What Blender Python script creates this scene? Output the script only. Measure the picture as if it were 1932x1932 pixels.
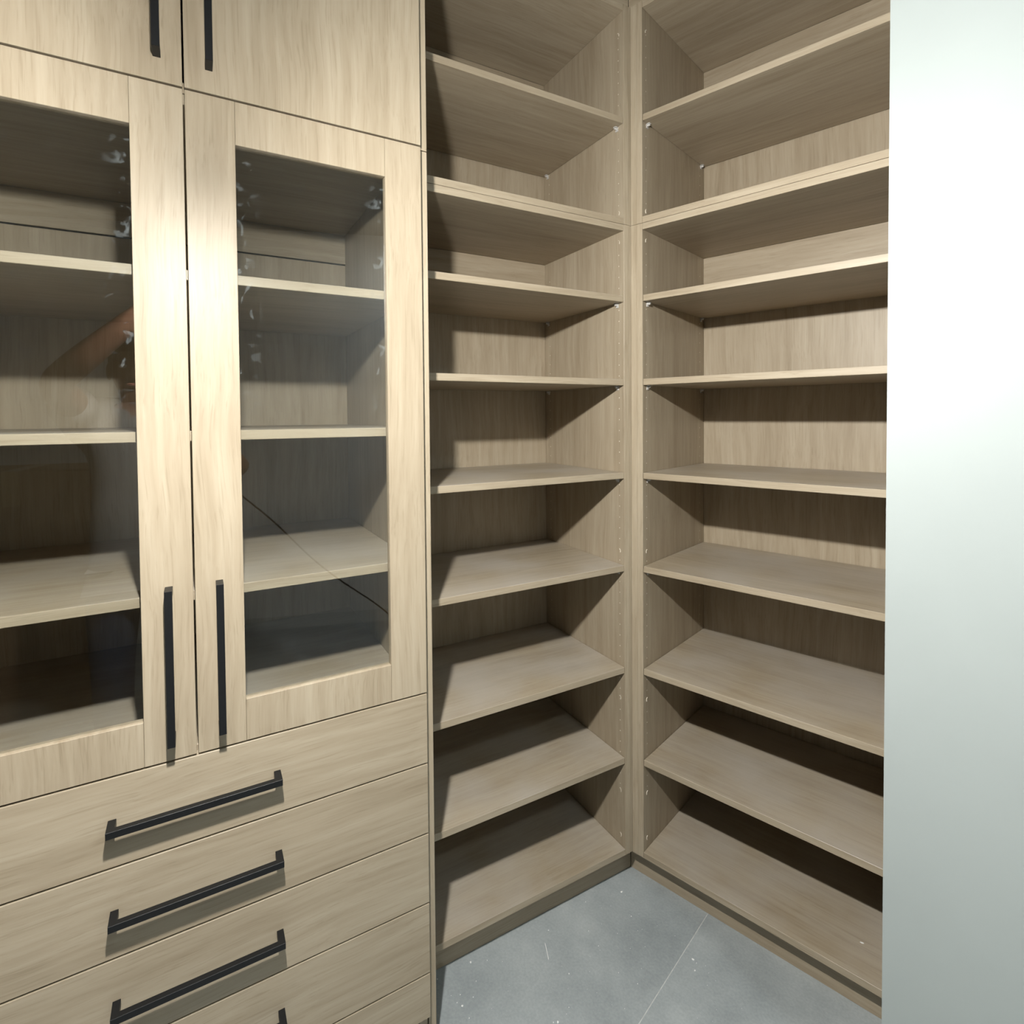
import bpy, bmesh, math, random
from mathutils import Vector, Matrix
random.seed(7)
scene = bpy.context.scene
COL = scene.collection
for o in list(bpy.data.objects):
    bpy.data.objects.remove(o, do_unlink=True)

# ---------------------------------------------------------------- camera
YAW, PITCH, ROLL = 0.5213, -0.0244, -0.0076
cam_d = bpy.data.cameras.new('camera')
cam = bpy.data.objects.new('camera', cam_d)
COL.objects.link(cam)
fwd = Vector((math.sin(YAW)*math.cos(PITCH), math.cos(YAW)*math.cos(PITCH), math.sin(PITCH)))
rgt = Vector((math.cos(YAW), -math.sin(YAW), 0))
upv = rgt.cross(fwd)
r2 = math.cos(ROLL)*rgt + math.sin(ROLL)*upv
u2 = -math.sin(ROLL)*rgt + math.cos(ROLL)*upv
cam.matrix_world = Matrix(((r2.x, u2.x, -fwd.x, -1.1056), (r2.y, u2.y, -fwd.y, -1.2523), (r2.z, u2.z, -fwd.z, 1.4022), (0, 0, 0, 1)))
cam_d.sensor_fit = 'HORIZONTAL'
cam_d.sensor_width = 36.0
cam_d.lens = 1051.9/1932*36.0
cam_d.shift_x = (966-976.2)/1932
cam_d.shift_y = (809.75-966)/1932
cam_d.clip_start = 0.02
scene.camera = cam

# ---------------------------------------------------------------- world and exposure
world = bpy.data.worlds.new('world')
scene.world = world
world.use_nodes = True
bg = world.node_tree.nodes['Background']
bg.inputs['Color'].default_value = (0.90, 0.97, 1.0, 1)
bg.inputs['Strength'].default_value = 0.04
vs = scene.view_settings
vs.view_transform = 'Standard'
vs.look = 'None'
vs.gamma = 1.0
vs.use_curve_mapping = False
vs.exposure = 0.0
LAMP = Vector((-1.085, -0.85, 1.84))
LAMP_STRENGTH = 6450.0
FILL_STRENGTH = 90.0

# ---------------------------------------------------------------- materials
def new_mat(name):
    m = bpy.data.materials.new(name)
    m.use_nodes = True
    nt = m.node_tree
    for n in list(nt.nodes):
        if n.type not in {'OUTPUT_MATERIAL', 'BSDF_PRINCIPLED'}:
            nt.nodes.remove(n)
    return m, nt, nt.nodes['Principled BSDF']

def ramp(nt, src, stops):
    r = nt.nodes.new('ShaderNodeValToRGB')
    e = r.color_ramp.elements
    while len(e) > 1:
        e.remove(e[-1])
    e[0].position = stops[0][0]
    e[0].color = (*stops[0][1], 1)
    for p, c in stops[1:]:
        k = e.new(p)
        k.color = (*c, 1)
    nt.links.new(src, r.inputs['Fac'])
    return r

def mth(nt, op, a, b=None):
    n = nt.nodes.new('ShaderNodeMath')
    n.operation = op
    for i, v in enumerate((a, b)):
        if v is None:
            continue
        if isinstance(v, (int, float)):
            n.inputs[i].default_value = v
        else:
            nt.links.new(v, n.inputs[i])
    return n.outputs[0]

def wood(name, axis, tint=0.70, dust=0.0):
    m, nt, b = new_mat(name)
    N, Lk = nt.nodes, nt.links
    tc = N.new('ShaderNodeTexCoord')
    info = N.new('ShaderNodeObjectInfo')
    comb = N.new('ShaderNodeCombineXYZ')
    for i, k in enumerate((7.3, 13.1, 5.7)):
        Lk.new(mth(nt, 'MULTIPLY', info.outputs['Random'], k), comb.inputs[i])
    add = N.new('ShaderNodeVectorMath')
    Lk.new(tc.outputs['Object'], add.inputs[0])
    Lk.new(comb.outputs[0], add.inputs[1])
    # slow wobble so the grain wanders
    wob = N.new('ShaderNodeTexNoise')
    wob.inputs['Scale'].default_value = 3.0
    wob.inputs['Detail'].default_value = 2.0
    Lk.new(add.outputs[0], wob.inputs['Vector'])
    sub = N.new('ShaderNodeVectorMath')
    sub.operation = 'SUBTRACT'
    Lk.new(wob.outputs['Color'], sub.inputs[0])
    sub.inputs[1].default_value = (.5, .5, .5)
    scl = N.new('ShaderNodeVectorMath')
    scl.operation = 'SCALE'
    scl.inputs['Scale'].default_value = 0.035
    Lk.new(sub.outputs[0], scl.inputs[0])
    ad2 = N.new('ShaderNodeVectorMath')
    Lk.new(add.outputs[0], ad2.inputs[0])
    Lk.new(scl.outputs[0], ad2.inputs[1])

    def streak(scale, stretch, detail):
        mp = N.new('ShaderNodeMapping')
        s = [1, 1, 1]
        s[axis] = stretch
        mp.inputs['Scale'].default_value = s
        Lk.new(ad2.outputs[0], mp.inputs['Vector'])
        t = N.new('ShaderNodeTexNoise')
        t.inputs['Scale'].default_value = scale
        t.inputs['Detail'].default_value = detail
        t.inputs['Roughness'].default_value = 0.6
        Lk.new(mp.outputs[0], t.inputs['Vector'])
        return t.outputs['Fac']
    broad = streak(16, 0.10, 3)
    mid = streak(70, 0.05, 4)
    fine = streak(330, 0.022, 2)
    v = mth(nt, 'ADD', mth(nt, 'MULTIPLY', broad, 0.50), mth(nt, 'MULTIPLY', mid, 0.50))
    c1 = tuple(x*tint for x in (0.440, 0.358, 0.250))
    c2 = tuple(x*tint for x in (0.530, 0.442, 0.320))
    c3 = tuple(x*tint for x in (0.608, 0.520, 0.390))
    r = ramp(nt, v, [(0.33, c1), (0.5, c2), (0.67, c3)])
    pore = ramp(nt, fine, [(0.32, (0.87, 0.86, 0.84)), (0.44, (1, 1, 1)), (0.60, (1, 1, 1)), (0.70, (1.04, 1.04, 1.04))])
    mul = N.new('ShaderNodeMix')
    mul.data_type = 'RGBA'
    mul.blend_type = 'MULTIPLY'
    mul.inputs['Factor'].default_value = 1.0
    Lk.new(r.outputs['Color'], mul.inputs['A'])
    Lk.new(pore.outputs['Color'], mul.inputs['B'])
    col = mul.outputs['Result']
    if dust > 0:
        dn = N.new('ShaderNodeTexNoise')
        dn.inputs['Scale'].default_value = 5.0
        dn.inputs['Detail'].default_value = 5.0
        Lk.new(add.outputs[0], dn.inputs['Vector'])
        geo = N.new('ShaderNodeNewGeometry')
        sep = N.new('ShaderNodeSeparateXYZ')
        Lk.new(geo.outputs['Normal'], sep.inputs[0])
        upf = mth(nt, 'GREATER_THAN', sep.outputs['Z'], 0.7)
        dm = ramp(nt, dn.outputs['Fac'], [(0.36, (0, 0, 0)), (0.66, (1, 1, 1))])
        mx = N.new('ShaderNodeMix')
        mx.data_type = 'RGBA'
        Lk.new(mth(nt, 'MULTIPLY', mth(nt, 'MULTIPLY', dm.outputs['Color'], upf), dust), mx.inputs['Factor'])
        Lk.new(col, mx.inputs['A'])
        mx.inputs['B'].default_value = (0.46, 0.43, 0.39, 1)
        col = mx.outputs['Result']
    Lk.new(col, b.inputs['Base Color'])
    b.inputs['Roughness'].default_value = 0.42
    b.inputs['Specular IOR Level'].default_value = 0.32
    bp = N.new('ShaderNodeBump')
    bp.inputs['Strength'].default_value = 0.12
    bp.inputs['Distance'].default_value = 0.0006
    Lk.new(fine, bp.inputs['Height'])
    Lk.new(bp.outputs['Normal'], b.inputs['Normal'])
    return m

def plain(name, color, rough=0.5, metal=0.0, spec=0.5, noise=0.0, nscale=30, bump=0.0):
    m, nt, b = new_mat(name)
    b.inputs['Roughness'].default_value = rough
    b.inputs['Metallic'].default_value = metal
    b.inputs['Specular IOR Level'].default_value = spec
    tc = nt.nodes.new('ShaderNodeTexCoord')
    t = nt.nodes.new('ShaderNodeTexNoise')
    t.inputs['Scale'].default_value = nscale
    t.inputs['Detail'].default_value = 6
    nt.links.new(tc.outputs['Object'], t.inputs['Vector'])
    lo = tuple(max(0, c*(1-noise)) for c in color)
    hi = tuple(c*(1+noise) for c in color)
    r = ramp(nt, t.outputs['Fac'], [(0.3, lo), (0.7, hi)])
    nt.links.new(r.outputs['Color'], b.inputs['Base Color'])
    if bump:
        bp = nt.nodes.new('ShaderNodeBump')
        bp.inputs['Strength'].default_value = bump
        bp.inputs['Distance'].default_value = 0.002
        nt.links.new(t.outputs['Fac'], bp.inputs['Height'])
        nt.links.new(bp.outputs['Normal'], b.inputs['Normal'])
    return m

def floor_mat():
    m, nt, b = new_mat('grey_porcelain')
    N, Lk = nt.nodes, nt.links
    tc = N.new('ShaderNodeTexCoord')
    a = N.new('ShaderNodeTexNoise')
    a.inputs['Scale'].default_value = 4.5
    a.inputs['Detail'].default_value = 7
    a.inputs['Roughness'].default_value = 0.62
    c = N.new('ShaderNodeTexNoise')
    c.inputs['Scale'].default_value = 160
    c.inputs['Detail'].default_value = 3
    Lk.new(tc.outputs['Object'], a.inputs['Vector'])
    Lk.new(tc.outputs['Object'], c.inputs['Vector'])
    v = mth(nt, 'ADD', mth(nt, 'MULTIPLY', a.outputs['Fac'], 0.75), mth(nt, 'MULTIPLY', c.outputs['Fac'], 0.25))
    r = ramp(nt, v, [(0.34, (0.268, 0.300, 0.314)), (0.5, (0.345, 0.380, 0.394)), (0.66, (0.435, 0.470, 0.480))])
    # fine pale scuffs
    s = N.new('ShaderNodeTexNoise')
    s.inputs['Scale'].default_value = 55
    s.inputs['Detail'].default_value = 8
    s.inputs['Roughness'].default_value = 0.75
    Lk.new(tc.outputs['Object'], s.inputs['Vector'])
    sr = ramp(nt, s.outputs['Fac'], [(0.62, (0, 0, 0)), (0.74, (1, 1, 1))])
    mx = N.new('ShaderNodeMix')
    mx.data_type = 'RGBA'
    Lk.new(mth(nt, 'MULTIPLY', sr.outputs['Color'], 0.45), mx.inputs['Factor'])
    Lk.new(r.outputs['Color'], mx.inputs['A'])
    mx.inputs['B'].default_value = (0.50, 0.52, 0.52, 1)
    Lk.new(mx.outputs['Result'], b.inputs['Base Color'])
    b.inputs['Roughness'].default_value = 0.5
    b.inputs['Specular IOR Level'].default_value = 0.4
    return m

def glass_mat():
    m, nt, b = new_mat('tinted_glass')
    N, Lk = nt.nodes, nt.links
    nt.nodes.remove(b)
    out = N['Material Output']
    tr = N.new('ShaderNodeBsdfTransparent')
    tr.inputs['Color'].default_value = (0.955, 0.965, 0.96, 1)
    gl = N.new('ShaderNodeBsdfGlossy')
    gl.inputs['Roughness'].default_value = 0.0
    gl.inputs['Color'].default_value = (1, 1, 1, 1)
    lw = N.new('ShaderNodeLayerWeight')
    lw.inputs['Blend'].default_value = 0.5
    fr = mth(nt, 'ADD', mth(nt, 'MULTIPLY', mth(nt, 'POWER', lw.outputs['Facing'], 5.0), 0.935), 0.065)
    mix = N.new('ShaderNodeMixShader')
    Lk.new(fr, mix.inputs[0])
    Lk.new(tr.outputs[0], mix.inputs[1])
    Lk.new(gl.outputs[0], mix.inputs[2])
    # smeared remains of protective film along the pane's side edges
    tc = N.new('ShaderNodeTexCoord')
    sep = N.new('ShaderNodeSeparateXYZ')
    Lk.new(tc.outputs['Generated'], sep.inputs[0])
    edge = mth(nt, 'ABSOLUTE', mth(nt, 'SUBTRACT', sep.outputs['X'], 0.5))
    er = ramp(nt, edge, [(0.34, (0.03, 0.03, 0.03)), (0.47, (1, 1, 1))])
    zr = ramp(nt, sep.outputs['Z'], [(0.50, (0, 0, 0)), (0.62, (1, 1, 1))])
    t = N.new('ShaderNodeTexNoise')
    t.inputs['Scale'].default_value = 34
    t.inputs['Detail'].default_value = 5.0
    t.inputs['Distortion'].default_value = 1.2
    Lk.new(tc.outputs['Object'], t.inputs['Vector'])
    tr_ = ramp(nt, t.outputs['Fac'], [(0.57, (0, 0, 0)), (0.72, (1, 1, 1)), (0.78, (0.4, 0.4, 0.4))])
    mask = mth(nt, 'MULTIPLY', mth(nt, 'MULTIPLY', tr_.outputs['Color'], er.outputs['Color']), zr.outputs['Color'])
    df = N.new('ShaderNodeBsdfDiffuse')
    df.inputs['Color'].default_value = (0.75, 0.85, 0.9, 1)
    mix2 = N.new('ShaderNodeMixShader')
    Lk.new(mth(nt, 'MULTIPLY', mask, 0.09), mix2.inputs[0])
    Lk.new(mix.outputs[0], mix2.inputs[1])
    Lk.new(df.outputs[0], mix2.inputs[2])
    Lk.new(mix2.outputs[0], out.inputs['Surface'])
    return m

WV = wood('oak_laminate_upright_grain', 2)
WH = wood('oak_laminate_lengthwise_grain', 0)
WS = wood('oak_laminate_dusty_shelf', 0, dust=0.55)
GLASS = glass_mat()
BLACK = plain('black_powder_coat', (0.007, 0.0075, 0.0085), rough=0.45, spec=0.3, noise=0.1, nscale=200)
WHITE = plain('white_paint', (0.405, 0.452, 0.450), rough=0.55, noise=0.015, nscale=6)
CEIL = plain('ceiling_paint', (0.42, 0.43, 0.42), rough=0.8, noise=0.02, nscale=4)
GREYW = plain('bare_plaster', (0.78, 0.79, 0.78), rough=0.85, noise=0.10, nscale=3)
FLOOR = floor_mat()
GROUT = plain('pale_grout', (0.52, 0.54, 0.53), rough=0.9, noise=0.15, nscale=80)
PEG = plain('raw_chipboard_rim', (0.66, 0.60, 0.50), rough=0.7, noise=0.1)
PIN = plain('clear_plastic_pin', (0.55, 0.54, 0.52), rough=0.25, noise=0.05)
CHIP = plain('white_plaster_chip', (0.85, 0.86, 0.85), rough=0.9, noise=0.05)
CARD = plain('brown_cardboard', (0.20, 0.125, 0.065), rough=0.85, noise=0.12, nscale=8)
SKIN = plain('skin', (0.125, 0.062, 0.036), rough=0.55, noise=0.08, nscale=25)
SHIRT = plain('grey_cotton', (0.17, 0.17, 0.165), rough=0.9, noise=0.1, nscale=60)
PANTS = plain('blue_denim', (0.035, 0.05, 0.085), rough=0.9, noise=0.15, nscale=90)
HAIR = plain('black_hair', (0.012, 0.010, 0.009), rough=0.5, noise=0.3, nscale=90)
EYE = plain('eye_white', (0.7, 0.7, 0.68), rough=0.3)
RUBBER = plain('black_rubber', (0.012, 0.012, 0.012), rough=0.5, noise=0.1)
TAPE = plain('packing_tape', (0.42, 0.30, 0.16), rough=0.3)

# ---------------------------------------------------------------- mesh helpers
def link(o, parent=None):
    COL.objects.link(o)
    if parent is not None:
        o.parent = parent
    return o

def thing(name, label, cat, loc=(0, 0, 0), rotz=0.0, group=None):
    o = bpy.data.objects.new(name, None)
    o.empty_display_size = 0.05
    link(o)
    o.location = loc
    o.rotation_euler = (0, 0, rotz)
    o['label'] = label
    o['category'] = cat
    if group:
        o['group'] = group
    return o

def bm_box(bm, x0, x1, y0, y1, z0, z1, bev=0.0):
    vs_ = [bm.verts.new((x, y, z)) for x in (x0, x1) for y in (y0, y1) for z in (z0, z1)]
    idx = [(0, 1, 3, 2), (4, 6, 7, 5), (0, 4, 5, 1), (2, 3, 7, 6), (0, 2, 6, 4), (1, 5, 7, 3)]
    fs = [bm.faces.new([vs_[i] for i in f]) for f in idx]
    if bev > 0:
        es = list({e for f in fs for e in f.edges})
        bmesh.ops.bevel(bm, geom=es, offset=bev, segments=1, affect='EDGES', profile=0.5)

def make(name, bm, mat, parent=None, smooth=False):
    bmesh.ops.recalc_face_normals(bm, faces=bm.faces)
    me = bpy.data.meshes.new(name)
    bm.to_mesh(me)
    bm.free()
    me.materials.append(mat)
    if smooth:
        for p in me.polygons:
            p.use_smooth = True
    return link(bpy.data.objects.new(name, me), parent)

def box(name, mat, parent, x0, x1, y0, y1, z0, z1, bev=0.0006, origin=True):
    """a board; its own origin at its lower front left corner so copies of the grain differ"""
    bm = bmesh.new()
    ox, oy, oz = (x0, y0, z0) if origin else (0, 0, 0)
    bm_box(bm, x0-ox, x1-ox, y0-oy, y1-oy, z0-oz, z1-oz, bev)
    o = make(name, bm, mat, parent)
    o.location = (ox, oy, oz)
    return o

def structure(o):
    o['kind'] = 'structure'
    return o

# ---------------------------------------------------------------- frames: run B along world x, run C turned about the inner corner
RC = -math.radians(72.0)
cC, sC = math.cos(RC), math.sin(RC)
def cw(x, y, z=0.0):
    """local of run C (x along its front, y into it) -> world"""
    return Vector((cC*x - sC*y, sC*x + cC*y, z))
T = 0.018
ZB = [2.2395, 1.9336, 1.7288, 1.4875, 1.2159, 0.9431, 0.6413, 0.3708, 0.0955]   # undersides of the shelf levels
TOPZ = 2.5585
CEILZ = 2.70

# ---------------------------------------------------------------- setting
def poly_wall(name, pts, z0, z1, mat):
    """upright prism over a plan polygon"""
    bm = bmesh.new()
    lo = [bm.verts.new((p[0], p[1], z0)) for p in pts]
    hi = [bm.verts.new((p[0], p[1], z1)) for p in pts]
    n = len(pts)
    bm.faces.new(lo)
    bm.faces.new(hi)
    for i in range(n):
        bm.faces.new((lo[i], lo[(i+1) % n], hi[(i+1) % n], hi[i]))
    return structure(make(name, bm, mat))

CBACK = 0.452          # wall plane behind run C (local y)
BBACK = 0.515          # wall plane behind run B
WR_X, WR_Y = 0.6545, -0.150   # the white wall's corner in run C's frame (x along the front, y into it)
ca_, sa_ = math.cos(math.radians(18)), math.sin(math.radians(18))
ix = (CBACK - sa_*BBACK)/ca_          # where both back walls meet
inner = (ix, BBACK)
e1 = cw(WR_X, CBACK)
poly_wall('wall_left', [(-3.6, BBACK), inner, (ix+0.12, BBACK+0.12), (-3.6, BBACK+0.12)], 0, CEILZ, WHITE)
d1, d2 = cw(WR_X, CBACK+0.1), cw(0, CBACK+0.1)
poly_wall('wall_back', [inner, (e1.x, e1.y), (d1.x, d1.y), (ix+0.16, BBACK+0.04)], 0, CEILZ, WHITE)
w = [cw(WR_X, WR_Y), cw(2.85, WR_Y), cw(2.85, CBACK+0.1), cw(WR_X, CBACK+0.1)]
poly_wall('wall_right', [(p.x, p.y) for p in w], 0, CEILZ, WHITE)
w = [cw(2.85, CBACK+0.1), cw(2.85, -4.4), cw(2.97, -4.4), cw(2.97, CBACK+0.1)]
poly_wall('wall_behind', [(p.x, p.y) for p in w], 0, CEILZ, GREYW)
cp = [(-3.6, BBACK+0.12), (ix+0.2, BBACK+0.12), cw(WR_X, CBACK+0.1), cw(2.97, CBACK+0.1), cw(2.97, -4.4)]
poly_wall('ceiling', [(p[0], p[1]) for p in cp], CEILZ, CEILZ+0.1, CEIL)
fl = poly_wall('floor', [(p[0], p[1]) for p in cp], -0.08, -0.0006, GROUT)

# porcelain tiles, laid square to run C; a joint runs at x = 0.2105 of run C's frame
tile_bm = bmesh.new()
TW, TL, G = 0.60, 1.20, 0.0022
bm_box(tile_bm, G/2, TW-G/2, G/2, TL-G/2, -0.0006, 0.0, 0.0002)
bmesh.ops.recalc_face_normals(tile_bm, faces=tile_bm.faces)
tile_me = bpy.data.meshes.new('floor_tile')
tile_bm.to_mesh(tile_me)
tile_bm.free()
tile_me.materials.append(FLOOR)
for i in range(-2, 4):
    for j in range(-3, 1):
        x0 = 0.2105 + i*TW
        y0 = -0.90 + (j+1)*TL
        c = cw(x0+TW/2, y0+TL/2)
        if c.y > 0.55 or c.x < -3.3:
            continue
        o = bpy.data.objects.new('floor_tile', tile_me)
        link(o, fl)
        p = cw(x0, y0)
        o.location = (p.x, p.y, 0)
        o.rotation_euler = (0, 0, RC)

# ---------------------------------------------------------------- open shelf units
def pin_mesh():
    bm = bmesh.new()
    # stud with a flat seat, pointing in +x out of the side panel
    bmesh.ops.create_cone(bm, cap_ends=True, segments=10, radius1=0.0035, radius2=0.0028, depth=0.010,
                          matrix=Matrix.Translation((0.005, 0, 0)) @ Matrix.Rotation(math.pi/2, 4, 'Y'))
    bm_box(bm, 0.0, 0.011, -0.005, 0.005, 0.0028, 0.0045)
    bm_box(bm, 0.0, 0.0022, -0.005, 0.005, -0.008, 0.0045)
    bmesh.ops.recalc_face_normals(bm, faces=bm.faces)
    me = bpy.data.meshes.new('shelf_pin')
    bm.to_mesh(me)
    bm.free()
    me.materials.append(PIN)
    return me
PIN_ME = pin_mesh()

def pegs(parent, xf, sgn, z0, z1, ys):
    """rows of drilled holes in a side panel: pale rims, too small to pick apart"""
    bm = bmesh.new()
    z = z0
    while z < z1:
        for y in ys:
            n = 8
            r1, r0 = 0.0019, 0.0010
            o_ = [bm.verts.new((xf+sgn*0.0002, y+r1*math.cos(k*2*math.pi/n), z+r1*math.sin(k*2*math.pi/n))) for k in range(n)]
            i_ = [bm.verts.new((xf+sgn*0.0006, y+r0*math.cos(k*2*math.pi/n), z+r0*math.sin(k*2*math.pi/n))) for k in range(n)]
            for k in range(n):
                bm.faces.new((o_[k], o_[(k+1) % n], i_[(k+1) % n], i_[k]))
            bm.faces.new(i_)
        z += 0.032
    o = make('peg_holes', bm, PEG, parent)
    o['kind'] = 'stuff'
    return o

def caps(parent, xf, sgn, zs, y):
    """small curled screw covers near the front edge of a side panel"""
    for k, z in enumerate(zs):
        bm = bmesh.new()
        r = 0.0062
        pts = []
        for q in range(9):
            a = math.radians(-70 + q*20 + (k*37) % 40)
            pts.append((y + 0.6*r*math.cos(a)*(-1), z + r*math.sin(a)))
        prev = None
        for (py, pz) in pts:
            ring = [bm.verts.new((xf + sgn*dx, py+dy, pz+dy)) for dx, dy in ((0.0, -0.0007), (0.0016, -0.0005), (0.0016, 0.0005), (0.0, 0.0007))]
            if prev:
                for t in range(4):
                    bm.faces.new((prev[t], prev[(t+1) % 4], ring[(t+1) % 4], ring[t]))
            else:
                bm.faces.new(ring)
            prev = ring
        bm.faces.new(prev)
        make('screw_cover', bm, PEG, parent)

def shelf_unit(name, label, rotz, x0, x1, depth, lower, pin_side, fill, zs):
    """x0/x1: inner faces of the side panels; pin_side: which side panel shows (+1 right, -1 left); fill: (xa, xb) corner filler"""
    t = thing(name, label, 'shelf unit', (0, 0, 0), rotz)
    if lower:
        za, zb = 0.0, ZB[1] + T - 0.0004
    else:
        za, zb = ZB[1] + T + 0.0004, TOPZ + T
    eps = 0.0005
    for s, (a, b) in (('l', (x0-T, x0)), ('r', (x1, x1+T))):
        box('side_panel', WV, t, a, b, 0, depth+0.016, za if not lower else ZB[8], zb)
    # back and its upper rail
    box('top_panel', WH, t, x0+eps, x1-eps, 0, depth, zb-T, zb)
    zbot = ZB[8] if lower else za
    box('bottom_panel', WS, t, x0+eps, x1-eps, 0, depth, zbot, zbot+T)
    rail_z = zb-T-0.090
    box('back_rail', WH, t, x0+eps, x1-eps, depth-0.001, depth+0.012, rail_z, zb-T-0.0004)
    box('back_panel', WV, t, x0+eps, x1-eps, depth+0.0012, depth+0.012, zbot+T, rail_z-0.003)
    for z in zs:
        box('shelf', WS, t, x0+0.0012, x1-0.0012, 0.001, depth-0.0025, z, z+T, bev=0.0008)
        for y in (0.028, depth-0.022):
            p = bpy.data.objects.new('shelf_pin', PIN_ME)
            link(p, t)
            if pin_side > 0:
                p.location = (x1-0.0002, y, z-0.0048)
                p.rotation_euler = (0, 0, math.pi)
            else:
                p.location = (x0+0.0002, y, z-0.0048)
    if lower:
        box('kick_board', WH, t, x0-T if pin_side > 0 else -0.0360, x1+0.0630 if pin_side > 0 else x1+T, 0.05, 0.066, 0.0, ZB[8]-0.0005)
    xf = x1 if pin_side > 0 else x0
    pegs(t, xf, -pin_side, (0.30 if lower else za+0.06), zb-0.06, (0.022, depth-0.030))
    caps(t, xf, -pin_side, [0.145, 0.28, 0.56, 1.0, 1.905] if lower else [1.99, 2.255, 2.50], 0.022)
    # strip closing the corner
    box('filler_strip', WV, t, fill[0], fill[1], 0.0004 if pin_side < 0 else 0.0018, 0.017, (ZB[8]) if lower else za, zb, bev=0)
    return t

xBi0, xBi1 = -0.6505, -0.0273
depB, depC = 0.4203, 0.4149
zl = [ZB[i] for i in range(2, 8)]
shelf_unit('shelf_unit', 'tall open oak shelf unit with eight bays beside the glass-door cabinet', 0.0, xBi0, xBi1, depB, True, 1, (-0.0092, 0.0032), zl)
shelf_unit('shelf_unit', 'short open oak shelf unit on top, beside the upper cabinet doors', 0.0, xBi0, xBi1, depB, False, 1, (-0.0092, 0.0032), [ZB[0]])
shelf_unit('shelf_unit', 'tall open oak shelf unit with eight bays next to the white wall', RC, 0.0367, 0.6352, depC, True, -1, (0.0000, 0.0186), zl)
shelf_unit('shelf_unit', 'short open oak shelf unit on top, next to the white wall', RC, 0.0367, 0.6352, depC, False, -1, (0.0000, 0.0186), [ZB[0]+0.002])
# closing strips between the units' tops and the ceiling
structure(box('trim_1', WH, None, -0.669, 0.040, 0.055, 0.071, TOPZ+T+0.0005, CEILZ))
o = box('trim_2', WH, None, 0, 0.693, 0, 0.016, TOPZ+T+0.0005, CEILZ)
p = cw(-0.0395, 0.0555)
o.location = (p.x, p.y, TOPZ+T+0.0005)
o.rotation_euler = (0, 0, RC)
structure(o)

# ---------------------------------------------------------------- cabinet with glass doors and drawers
YD = -0.13                 # front of doors and drawers
DT = 0.018                 # their thickness
YF = YD + DT               # front of the carcass
XR = -0.6895               # right edge of doors
XG0, XG1 = -1.1170, -1.1140     # gap between the doors
XLF = XG0 - (XR - XG1)     # left edge of the left door
ZD = [1.9671, 0.8095, 0.6570, 0.5036, 0.3505, 0.1955, 0.0955]
GAP = 0.0018
CABB = 0.480               # back of the cabinet inside
xi1 = -0.7070              # inner face of right side
xi0 = XLF + 0.0175
ZJ = 1.9671                # joint between lower and upper carcass

def carcass(t, za, zb, shelves, lower):
    eps = 0.0005
    y0 = YF + 0.0025
    box('side_panel', WV, t, xi1, xi1+T, y0, CABB+0.016, za, zb)
    box('side_panel', WV, t, xi0-T, xi0, y0, CABB+0.016, za, zb)
    box('top_panel', WH, t, xi0+eps, xi1-eps, y0, CABB, zb-T, zb)
    box('bottom_panel', WS, t, xi0+eps, xi1-eps, y0, CABB, za if not lower else ZB[8], (za if not lower else ZB[8])+T)
    rail = zb-T-0.085
    box('back_rail', WH, t, xi0+eps, xi1-eps, CABB-0.001, CABB+0.012, rail, zb-T-0.0004)
    box('back_panel', WV, t, xi0+eps, xi1-eps, CABB+0.0012, CABB+0.012, (za if not lower else ZB[8])+T, rail-0.004)
    for z in shelves:
        box('shelf', WS, t, xi0+0.001, xi1-0.001, -0.105, CABB-0.003, z, z+T, bev=0.0008)

cab = thing('glass_cabinet', 'wide oak cabinet with two glass doors over a bank of drawers', 'cabinet')
carcass(cab, 0.0, ZJ-0.0008, [1.6455, 1.3612, 1.0765], True)
# board carrying the glazed part above the drawers
box('drawer_top_panel', WS, cab, xi0+0.0005, xi1-0.0005, YF+0.0006, CABB, 0.8095-0.009, 0.8095+0.009)
box('end_panel', WV, cab, -0.6869, -0.6692, YF, CABB+0.03, 0.0, ZJ-0.0008, bev=0.0008)
box('kick_board', WH, cab, xi0+0.0005, xi1-0.0005, YF+0.05, YF+0.066, 0.0, ZB[8]-0.0005)

def handle_mesh(vertical):
    """square bar pull: bar and two legs with mitred ends, lying along z or x, centred, base at y = 0, standing out to -y"""
    L, S, H = 0.2640, 0.0115, 0.0340
    bm = bmesh.new()
    prof = [(-L/2, 0), (-L/2, -H), (L/2, -H), (L/2, 0), (L/2-S, 0), (L/2-S, -H+S*0.95), (-L/2+S, -H+S*0.95), (-L/2+S, 0)]
    lay = []
    for s in (-S/2, S/2):
        row = []
        for (a, y) in prof:
            row.append(bm.verts.new((s, y, a) if vertical else (a, y, s)))
        lay.append(row)
    n = len(prof)
    for r in lay:
        # three quads: left leg, bar, right leg
        bm.faces.new((r[0], r[1], r[6], r[7]))
        bm.faces.new((r[1], r[2], r[5], r[6]))
        bm.faces.new((r[2], r[3], r[4], r[5]))
    for i in range(n):
        j = (i+1) % n
        bm.faces.new((lay[0][i], lay[0][j], lay[1][j], lay[1][i]))
    bmesh.ops.recalc_face_normals(bm, faces=bm.faces)
    bmesh.ops.bevel(bm, geom=[e for e in bm.edges if e.calc_face_angle(0) > 0.5], offset=0.0004, segments=1, affect='EDGES')
    me = bpy.data.meshes.new('handle')
    bm.to_mesh(me)
    bm.free()
    me.materials.append(BLACK)
    return me
HV, HH = handle_mesh(True), handle_mesh(False)

def put_handle(me, parent, loc):
    o = bpy.data.objects.new('handle', me)
    link(o, parent)
    o.location = loc
    o['label'] = 'matt black square bar pull'
    return o

def door_root(name, parent, x0, z0):
    o = bpy.data.objects.new(name, None)
    o.empty_display_size = 0.02
    link(o, parent)
    o.location = (x0, YD, z0)
    return o

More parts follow.
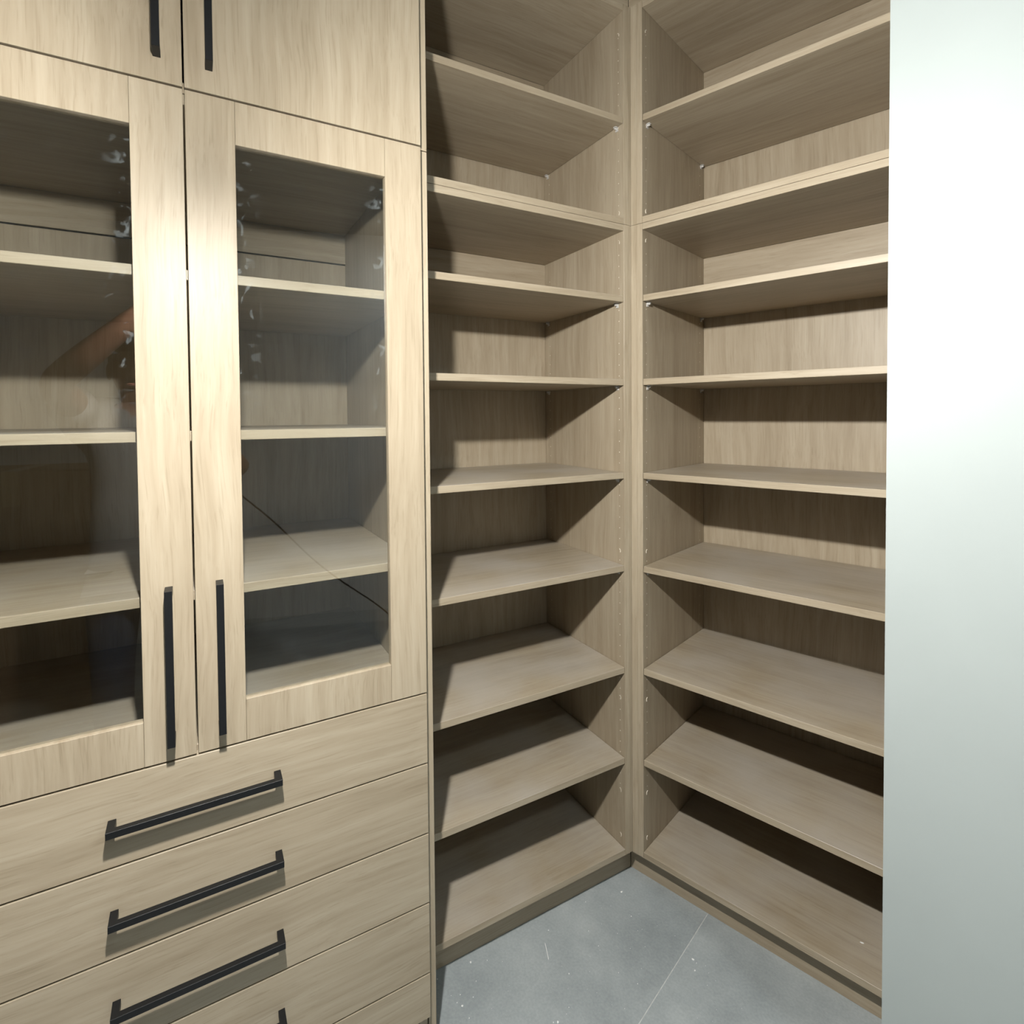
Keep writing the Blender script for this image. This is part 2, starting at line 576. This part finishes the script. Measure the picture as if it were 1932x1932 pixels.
def glazed_door(xa, xb, hx):
    za, zb = ZD[1]+GAP, ZD[0]-GAP
    ST = 0.0765
    W, H = xb-xa, zb-za
    d = door_root('door', cab, xa, za)
    box('stile', WV, d, 0, ST, 0, DT, 0, H, bev=0.0006)
    box('stile', WV, d, W-ST, W, 0, DT, 0, H, bev=0.0006)
    box('rail', WV, d, ST+0.0003, W-ST-0.0003, 0.0002, DT, 0, 0.0765, bev=0.0006)
    box('rail', WV, d, ST+0.0003, W-ST-0.0003, 0.0002, DT, H-0.0765, H, bev=0.0006)
    g = box('glass_pane', GLASS, d, ST-0.004, W-ST+0.004, 0.009, 0.0092, 0.0725, H-0.0725, bev=0)
    put_handle(HV, d, (hx-xa, 0, 0.9815-za))
    return d
glazed_door(XG1, XR, -1.0765)
glazed_door(XLF, XG0, -1.1530)

hx = (-1.2448-0.9824)/2
for k in range(1, 6):
    zb, za = ZD[k]-GAP, ZD[k+1]+GAP
    d = box('drawer', WH, cab, XLF, XR, YD, YD+DT, za, zb, bev=0.0006)
    put_handle(HH, d, (hx-XLF, 0, (zb-za)/2))

top = thing('upper_cabinet', 'upper oak cabinet with two plain doors above the glass doors', 'cabinet')
carcass(top, ZJ+0.0008, TOPZ+T, [], False)
box('end_panel', WV, top, -0.6869, -0.6692, YF, CABB+0.03, ZJ+0.0008, TOPZ+T, bev=0.0008)
for xa, xb, hx_ in ((XG1, XR, -1.0765), (XLF, XG0, -1.1530)):
    d = box('door', WV, top, xa, xb, YD, YD+DT, ZJ+GAP, TOPZ+T-0.002, bev=0.0006)
    put_handle(HV, d, (hx_-xa, 0, 2.0075+0.132-(ZJ+GAP)))
structure(box('trim_3', WH, None, XLF, -0.6692, YF+0.01, YF+0.026, TOPZ+T+0.0005, CEILZ))

# ---------------------------------------------------------------- crumbs on the floor and shelf
def crumb(x, y, s, rot, long=1.0, z=0.0):
    bm = bmesh.new()
    bmesh.ops.create_icosphere(bm, subdivisions=1, radius=s)
    for v in bm.verts:
        v.co.x *= long*random.uniform(.8, 1.2)
        v.co.y *= random.uniform(.6, 1.1)
        v.co.z = max(v.co.z*0.55, -s*0.3) + s*0.3
    return bm, Vector((x, y, z)), rot

def put_crumb(px, py, s, rot, long, label, group=None, z=0.0, name='plaster_chip'):
    bm, loc, rot = crumb(px, py, s, rot, long)
    o = make(name, bm, CHIP)
    o.location = (px, py, z)
    o.rotation_euler = (0, 0, rot)
    o['label'] = label
    o['category'] = 'chip'
    if group:
        o['group'] = group
    return o

CH = [(-0.050, -0.008, 2.6, 'bright oblong plaster chip on the floor nearest the inner corner'),
      (-0.523, 0.024, 2.6, 'round white plaster chip on the floor by the dark kick board'),
      (-0.585, -0.062, 2.4, 'white plaster chip on the floor beside the cabinet end panel'),
      (-0.409, -0.206, 2.6, 'white plaster chip on the floor at the bottom edge of the picture'),
      (-0.026, -0.258, 3.0, 'larger of two pale chips on the floor right of the tile joint'),
      (-0.044, -0.281, 2.4, 'smaller of two pale chips on the floor right of the tile joint'),
      (-0.079, -0.083, 1.6, 'tiny lone white chip on the floor left of the tile joint'),
      (-0.302, -0.002, 1.6, 'small white chip on the floor behind the curled sliver'),
      (-0.322, -0.127, 1.6, 'small white chip on the floor in front of the curled sliver')]
for i, (x, y, s, lab) in enumerate(CH):
    put_crumb(x, y, s*0.0011, i*1.3, 1.5 if i == 0 else 1.1, lab, 'plaster chips on the floor')
# the pale oblong chip on the shelf nearest the floor
put_crumb(0.273, -0.516, 0.0022, -0.9, 2.2, 'pale oblong chip lying on the bottom shelf near the white wall', z=ZB[8]+T)

def tube_mesh(name, pts, r, mat, parent=None, n=8):
    bm = bmesh.new()
    pts = [Vector(p) for p in pts]
    prev = None
    for i, p in enumerate(pts):
        d = (pts[min(i+1, len(pts)-1)] - pts[max(i-1, 0)]).normalized()
        a = d.orthogonal().normalized() if prev is None else (ax - d*ax.dot(d)).normalized()
        ax = a
        b = d.cross(a)
        rr = r[i] if isinstance(r, (list, tuple)) else r
        ring = [bm.verts.new(p + rr*(math.cos(k*2*math.pi/n)*a + math.sin(k*2*math.pi/n)*b)) for k in range(n)]
        if prev:
            for k in range(n):
                bm.faces.new((prev[k], prev[(k+1) % n], ring[(k+1) % n], ring[k]))
        else:
            bm.faces.new(ring)
        prev = ring
    bm.faces.new(prev)
    return make(name, bm, mat, parent, smooth=True)

def spline(P, m=8):
    P = [Vector(p) for p in P]
    out = []
    for i in range(len(P)-1):
        p0, p1, p2, p3 = P[max(i-1, 0)], P[i], P[i+1], P[min(i+2, len(P)-1)]
        for k in range(m):
            t = k/m
            out.append(0.5*((2*p1) + (p2-p0)*t + (2*p0-5*p1+4*p2-p3)*t*t + (3*p1-p0-3*p2+p3)*t**3))
    out.append(P[-1])
    return out

# curled sliver and faint dust specks
sl = tube_mesh('plaster_sliver', spline([(-0.330, -0.028, 0.0012), (-0.3385, -0.050, 0.002), (-0.347, -0.072, 0.0012)], 5),
               [0.0004]+[0.0009]*9+[0.0004], CHIP)
sl['label'] = 'thin curled white sliver lying on the grey floor'
sl['category'] = 'sliver'
bm = bmesh.new()
for k in range(90):
    x, y = random.uniform(-0.62, 0.0), random.uniform(-0.45, 0.03)
    s = random.choice((0.0005, 0.0006, 0.0007, 0.001))
    bmesh.ops.create_icosphere(bm, subdivisions=1, radius=s*1.25, matrix=Matrix.Translation((x, y, s*0.5)))
o = make('floor_dust', bm, CHIP)
o['kind'] = 'stuff'
o['label'] = 'fine white dust specks scattered over the grey floor'
o['category'] = 'dust'

# ---------------------------------------------------------------- hand lamp (its light), held up behind the camera
def emission(name, color, strength):
    m = bpy.data.materials.new(name)
    m.use_nodes = True
    nt = m.node_tree
    nt.nodes.clear()
    e = nt.nodes.new('ShaderNodeEmission')
    e.inputs['Color'].default_value = (*color, 1)
    e.inputs['Strength'].default_value = strength
    ou = nt.nodes.new('ShaderNodeOutputMaterial')
    nt.links.new(e.outputs[0], ou.inputs['Surface'])
    return m
GLOW = emission('lit_bulb', (1.0, 0.975, 0.92), LAMP_STRENGTH)
hdir = Vector((0.0, -1.0, 0.0))      # along the tube, from its middle towards the hand
lamp = thing('hand_lamp', 'lit LED tube on a short black handle, held up in the raised hand', 'lamp', LAMP)
tube_mesh('light_tube', [hdir*-0.030, hdir*-0.027, hdir*0.027, hdir*0.030], [0.010, 0.0145, 0.0145, 0.010], GLOW, lamp, 16)
box('top_shield', WHITE, lamp, -0.0185, 0.0185, -0.031, 0.031, 0.0118, 0.0200, bev=0.002)  # plate added over the tube to hold back its upward light
tube_mesh('end_shield', [hdir*-0.0301, hdir*-0.0306, hdir*-0.034, hdir*-0.035], [0.0100, 0.0107, 0.0107, 0.008], WHITE, lamp, 16)  # opaque cap added to dim the tube's end-on light on the doors
tube_mesh('collar', [hdir*0.0305, hdir*0.032, hdir*0.044, hdir*0.045], [0.012, 0.0165, 0.0165, 0.012], WHITE, lamp, 14)
tube_mesh('grip', [hdir*0.046, hdir*0.050, hdir*0.100, hdir*0.155, hdir*0.160], [0.009, 0.0115, 0.0100, 0.0115, 0.006], RUBBER, lamp, 12)
hb = LAMP + hdir*0.160
cord = tube_mesh('lamp_cord', spline([hb, hb+hdir*0.05, (-1.17, -1.20, 1.72), (-1.24, -1.33, 1.42), (-1.02, -1.42, 1.16), (-0.84, -1.52, 0.97),
                 (-0.679, -1.60, 0.78), (-0.554, -1.62, 0.655), (-0.34, -1.60, 0.47), (-0.10, -1.50, 0.20), (0.02, -1.40, 0.008), (-0.15, -1.30, 0.004)]), 0.0035, RUBBER)
cord['label'] = 'black cord hanging from the hand lamp down to the floor'
cord['category'] = 'cord'

# ---------------------------------------------------------------- added cool fill light, shaped as a ceiling fixture behind the camera
cl = thing('fill_light', 'added fill light shaped as a round flat ceiling lamp behind the photographer', 'light', (0.10, -2.30, CEILZ))
bm = bmesh.new()
bmesh.ops.create_cone(bm, cap_ends=True, segments=32, radius1=0.122, radius2=0.128, depth=0.022, matrix=Matrix.Translation((0, 0, -0.0115)))
make('rim', bm, WHITE, cl)
bm = bmesh.new()
bmesh.ops.create_cone(bm, cap_ends=True, segments=32, radius1=0.108, radius2=0.110, depth=0.003, matrix=Matrix.Translation((0, 0, -0.0245)))
make('diffuser', bm, emission('fill_glow', (0.86, 0.97, 1.0), FILL_STRENGTH), cl)

# ---------------------------------------------------------------- carton behind the photographer
ct = thing('carton', 'tall brown cardboard carton standing behind the photographer', 'box', (-1.80, -2.42, 0), 0.08)
def hollow():
    bm = bmesh.new()
    W, D, H = 0.34, 0.22, 1.17
    bm_box(bm, -W, W, -D, D, 0, H, 0.004)
    return bm
make('carton_body', hollow(), CARD, ct)
bm = bmesh.new()
bm_box(bm, -0.34, -0.002, -0.222, 0.222, 1.1702, 1.1742)
make('flap', bm, CARD, ct)
bm = bmesh.new()
bm_box(bm, 0.002, 0.34, -0.222, 0.222, 1.1702, 1.1742)
make('flap', bm, CARD, ct)
bm = bmesh.new()
bm_box(bm, -0.03, 0.03, -0.223, 0.2235, 1.1744, 1.1750)
bm_box(bm, -0.03, 0.03, 0.2225, 0.2235, 1.02, 1.1750)
make('tape_strip', bm, TAPE, ct)

# ---------------------------------------------------------------- the photographer, seen only in the door glass
PX, PY = -1.30, -1.52
person = thing('person', 'person in grey T-shirt holding up a lamp and a phone, reflected in the door glass', 'person', (PX, PY, 0))
def R(x, y, z):
    return (x-PX, y-PY, z)
GR = 0.105
palmL = LAMP + hdir*GR + Vector((-0.038, 0.0, -0.028))
wrL = Vector((-1.222, -1.000, 1.742))
N = {
 'pelvis': (R(-1.29, -1.55, 0.94), (0.15, 0.11)), 'waist': (R(-1.29, -1.54, 1.10), (0.135, 0.10)),
 'chest': (R(-1.295, -1.53, 1.28), (0.15, 0.105)), 'upper': (R(-1.298, -1.525, 1.38), (0.13, 0.085)),
 'neck0': (R(-1.30, -1.525, 1.44), 0.056), 'neck1': (R(-1.30, -1.515, 1.485), 0.053),
 'jaw': (R(-1.30, -1.490, 1.520), (0.055, 0.066)), 'cheek': (R(-1.30, -1.495, 1.560), (0.070, 0.084)),
 'brow': (R(-1.30, -1.505, 1.605), (0.076, 0.094)), 'crown': (R(-1.30, -1.512, 1.655), (0.058, 0.070)), 
 'shL': (R(-1.465, -1.50, 1.405), 0.062), 'elL': (R(-1.482, -1.170, 1.512), 0.047), 'fmL': (R(-1.40, -1.105, 1.585), 0.045), 'wrL': (R(*wrL), 0.029), 'paL': (R(*palmL), (0.034, 0.018)),
 'shR': (R(-1.125, -1.51, 1.395), 0.062), 'elR': (R(-0.962, -1.345, 1.195), 0.046), 'fmR': (R(-0.995, -1.335, 1.24), 0.042), 'wrR': (R(-1.085, -1.325, 1.325), 0.028), 'paR': (R(-1.115, -1.300, 1.365), (0.030, 0.018)),
 'hipL': (R(-1.385, -1.55, 0.88), 0.095), 'knL': (R(-1.395, -1.53, 0.50), 0.062), 'anL': (R(-1.40, -1.57, 0.09), 0.042), 'toL': (R(-1.415, -1.42, 0.034), (0.045, 0.032)),
 'hipR': (R(-1.195, -1.55, 0.88), 0.095), 'knR': (R(-1.185, -1.53, 0.50), 0.062), 'anR': (R(-1.18, -1.57, 0.09), 0.042), 'toR': (R(-1.165, -1.42, 0.034), (0.045, 0.032)),
}
Ed = [('pelvis', 'waist'), ('waist', 'chest'), ('chest', 'upper'), ('upper', 'neck0'), ('neck0', 'neck1'), ('neck1', 'jaw'), ('jaw', 'cheek'), ('cheek', 'brow'), ('brow', 'crown'),
      ('upper', 'shL'), ('shL', 'elL'), ('elL', 'fmL'), ('fmL', 'wrL'), ('wrL', 'paL'), ('upper', 'shR'), ('shR', 'elR'), ('elR', 'fmR'), ('fmR', 'wrR'), ('wrR', 'paR'),
      ('pelvis', 'hipL'), ('hipL', 'knL'), ('knL', 'anL'), ('anL', 'toL'), ('pelvis', 'hipR'), ('hipR', 'knR'), ('knR', 'anR'), ('anR', 'toR')]
# fingers of the lamp hand wrap the grip
gx = hdir.orthogonal().normalized()
gy = hdir.cross(gx)
side = (palmL - (LAMP + hdir*GR))
side = (side - hdir*side.dot(hdir)).normalized()
oth = hdir.cross(side)
for f, off in enumerate((-0.030, -0.011, 0.008, 0.026)):
    c = LAMP + hdir*(GR+off)
    prev = 'paL'
    for k, ang in enumerate((35, 85, 140, 190)):
        a = math.radians(ang)
        rr = 0.0225
        q = c + rr*(math.cos(a)*side + math.sin(a)*oth)
        nm = 'lf%d_%d' % (f, k)
        N[nm] = (R(*q), 0.0082 - 0.0007*k)
        Ed.append((prev, nm))
        prev = nm
prev = 'paL'
for k, ang in enumerate((-40, -95, -150)):
    a = math.radians(ang)
    q = LAMP + hdir*(GR-0.025-0.004*k) + 0.0235*(math.cos(a)*side + math.sin(a)*oth)
    nm = 'lt_%d' % k
    N[nm] = (R(*q), 0.0095 - 0.0008*k)
    Ed.append((prev, nm))
    prev = nm
# fingers of the phone hand close on the phone's edges
camp = Vector((-1.1056, -1.2523, 1.4022))
ph_c = camp - fwd*0.0135 - upv*0.052 - rgt*0.022
for f in range(4):
    prev = 'paR'
    for k in range(3):
        q = ph_c + rgt*(0.048 - 0.001*k) + upv*(-0.050+0.019*f) - fwd*(0.016 - 0.016*k) - rgt*(0.006*max(0, k-1))
        nm = 'rf%d_%d' % (f, k)
        N[nm] = (R(*q), 0.0080 - 0.0005*k)
        Ed.append((prev, nm))
        prev = nm
prev = 'paR'
for k in range(3):
    q = ph_c - fwd*0.016 + upv*(-0.055+0.020*k) - rgt*(0.020+0.006*k)
    nm = 'rt_%d' % k
    N[nm] = (R(*q), 0.0092 - 0.0006*k)
    Ed.append((prev, nm))
    prev = nm

def skin_mesh(name, nodes, edges, root, mat, parent, subdiv=2):
    names = list(nodes)
    me = bpy.data.meshes.new(name)
    bm = bmesh.new()
    lay = bm.verts.layers.skin.verify()
    vs_ = []
    for k in names:
        v = bm.verts.new(nodes[k][0])
        r = nodes[k][1]
        v[lay].radius = r if isinstance(r, tuple) else (r, r)
        v[lay].use_root = (k == root)
        vs_.append(v)
    for a, b in edges:
        bm.edges.new((vs_[names.index(a)], vs_[names.index(b)]))
    bm.to_mesh(me)
    bm.free()
    o = bpy.data.objects.new(name, me)
    link(o, parent)
    md = o.modifiers.new('Skin', 'SKIN')
    md.use_smooth_shade = True
    s = o.modifiers.new('Sub', 'SUBSURF')
    s.levels = s.render_levels = subdiv
    dg = bpy.context.evaluated_depsgraph_get()
    nm = bpy.data.meshes.new_from_object(o.evaluated_get(dg))
    o.modifiers.clear()
    o.data = nm
    nm.materials.clear()
    nm.materials.append(mat)
    for p in nm.polygons:
        p.use_smooth = True
    return o

body = skin_mesh('body', N, Ed, 'pelvis', SKIN, person, 2)

def grow(k, d):
    p, r = N[k]
    return (p, tuple(x+d for x in r) if isinstance(r, tuple) else r+d)
def mixn(a, b, t, r):
    return (tuple(N[a][0][i]*(1-t)+N[b][0][i]*t for i in range(3)), r)
SN = {k: grow(k, 0.030) for k in ('pelvis', 'waist', 'chest', 'upper')}
SN.update({k: grow(k, 0.018) for k in ('shL', 'shR')})
SN['hem'] = (R(-1.29, -1.55, 0.86), (0.168, 0.130))
SN['slL'] = mixn('shL', 'elL', 0.55, 0.072)
SN['slR'] = mixn('shR', 'elR', 0.55, 0.072)
SN['col'] = mixn('upper', 'neck0', 0.7, 0.068)
SE = [('pelvis', 'hem'), ('pelvis', 'waist'), ('waist', 'chest'), ('chest', 'upper'), ('upper', 'shL'), ('shL', 'slL'), ('upper', 'shR'), ('shR', 'slR'), ('upper', 'col')]
skin_mesh('t_shirt', SN, SE, 'pelvis', SHIRT, person, 2)
TN = {k: grow(k, 0.014) for k in ('hipL', 'knL', 'hipR', 'knR')}
TN['pel'] = (R(-1.29, -1.55, 0.90), (0.125, 0.105))
TN['wst'] = (R(-1.29, -1.55, 0.99), (0.135, 0.105))
TN['hemL'] = mixn('knL', 'anL', 0.93, 0.062)
TN['hemR'] = mixn('knR', 'anR', 0.93, 0.062)
skin_mesh('trousers', TN, [('pel', 'wst'), ('pel', 'hipL'), ('hipL', 'knL'), ('knL', 'hemL'), ('pel', 'hipR'), ('hipR', 'knR'), ('knR', 'hemR')], 'pel', PANTS, person, 2)
# hair cap, face
def blob(name, mat, c, r, parent, cut=None, sub=3):
    bm = bmesh.new()
    bmesh.ops.create_icosphere(bm, subdivisions=sub, radius=1.0)
    for v in bm.verts:
        if cut:
            v.co = cut(v.co)
        v.co = Vector((v.co.x*r[0], v.co.y*r[1], v.co.z*r[2]))
    o = make(name, bm, mat, parent, smooth=True)
    o.location = c
    return o
def haircut(v):
    # hair only over the crown and the back
    if v.y > 0.2 and v.z < 0.45:
        return Vector((v.x*0.8, v.y*0.55, v.z*0.8))
    if v.z < -0.55:
        return Vector((v.x*0.7, v.y*0.75, -0.55))
    return v
blob('hair', HAIR, R(-1.30, -1.532, 1.622), (0.088, 0.105, 0.088), person, haircut)
for s in (-1, 1):
    blob('ear', SKIN, R(-1.30+s*0.081, -1.505, 1.575), (0.010, 0.020, 0.033), person, sub=2)
    blob('eye', EYE, R(-1.30+s*0.032, -1.418, 1.590), (0.013, 0.008, 0.008), person, sub=2)
    blob('eyebrow', HAIR, R(-1.30+s*0.033, -1.412, 1.608), (0.020, 0.006, 0.004), person, sub=2)
def nosecut(v):
    return Vector((v.x*(0.55 if v.z > 0 else 1), v.y*(0.45 if v.z > 0 else 1), v.z))
blob('nose', SKIN, R(-1.30, -1.408, 1.562), (0.016, 0.022, 0.026), person, nosecut, 2)
blob('mouth', plain('lips', (0.24, 0.09, 0.07), rough=0.5), R(-1.30, -1.420, 1.524), (0.025, 0.010, 0.007), person, sub=2)

# phone in the right hand, its lens at the camera
phn = thing('phone', 'black smartphone held at chin height in the lowered hand', 'phone', ph_c)
phn.rotation_euler = cam.matrix_world.to_euler()
bm = bmesh.new()
bm_box(bm, -0.036, 0.036, -0.0735, 0.0735, -0.004, 0.004, 0.002)
make('phone_body', bm, BLACK, phn)
bm = bmesh.new()
bm_box(bm, -0.0335, 0.0335, -0.071, 0.071, 0.0041, 0.0043)
make('screen', bm, plain('dark_screen', (0.01, 0.01, 0.012), rough=0.1), phn)
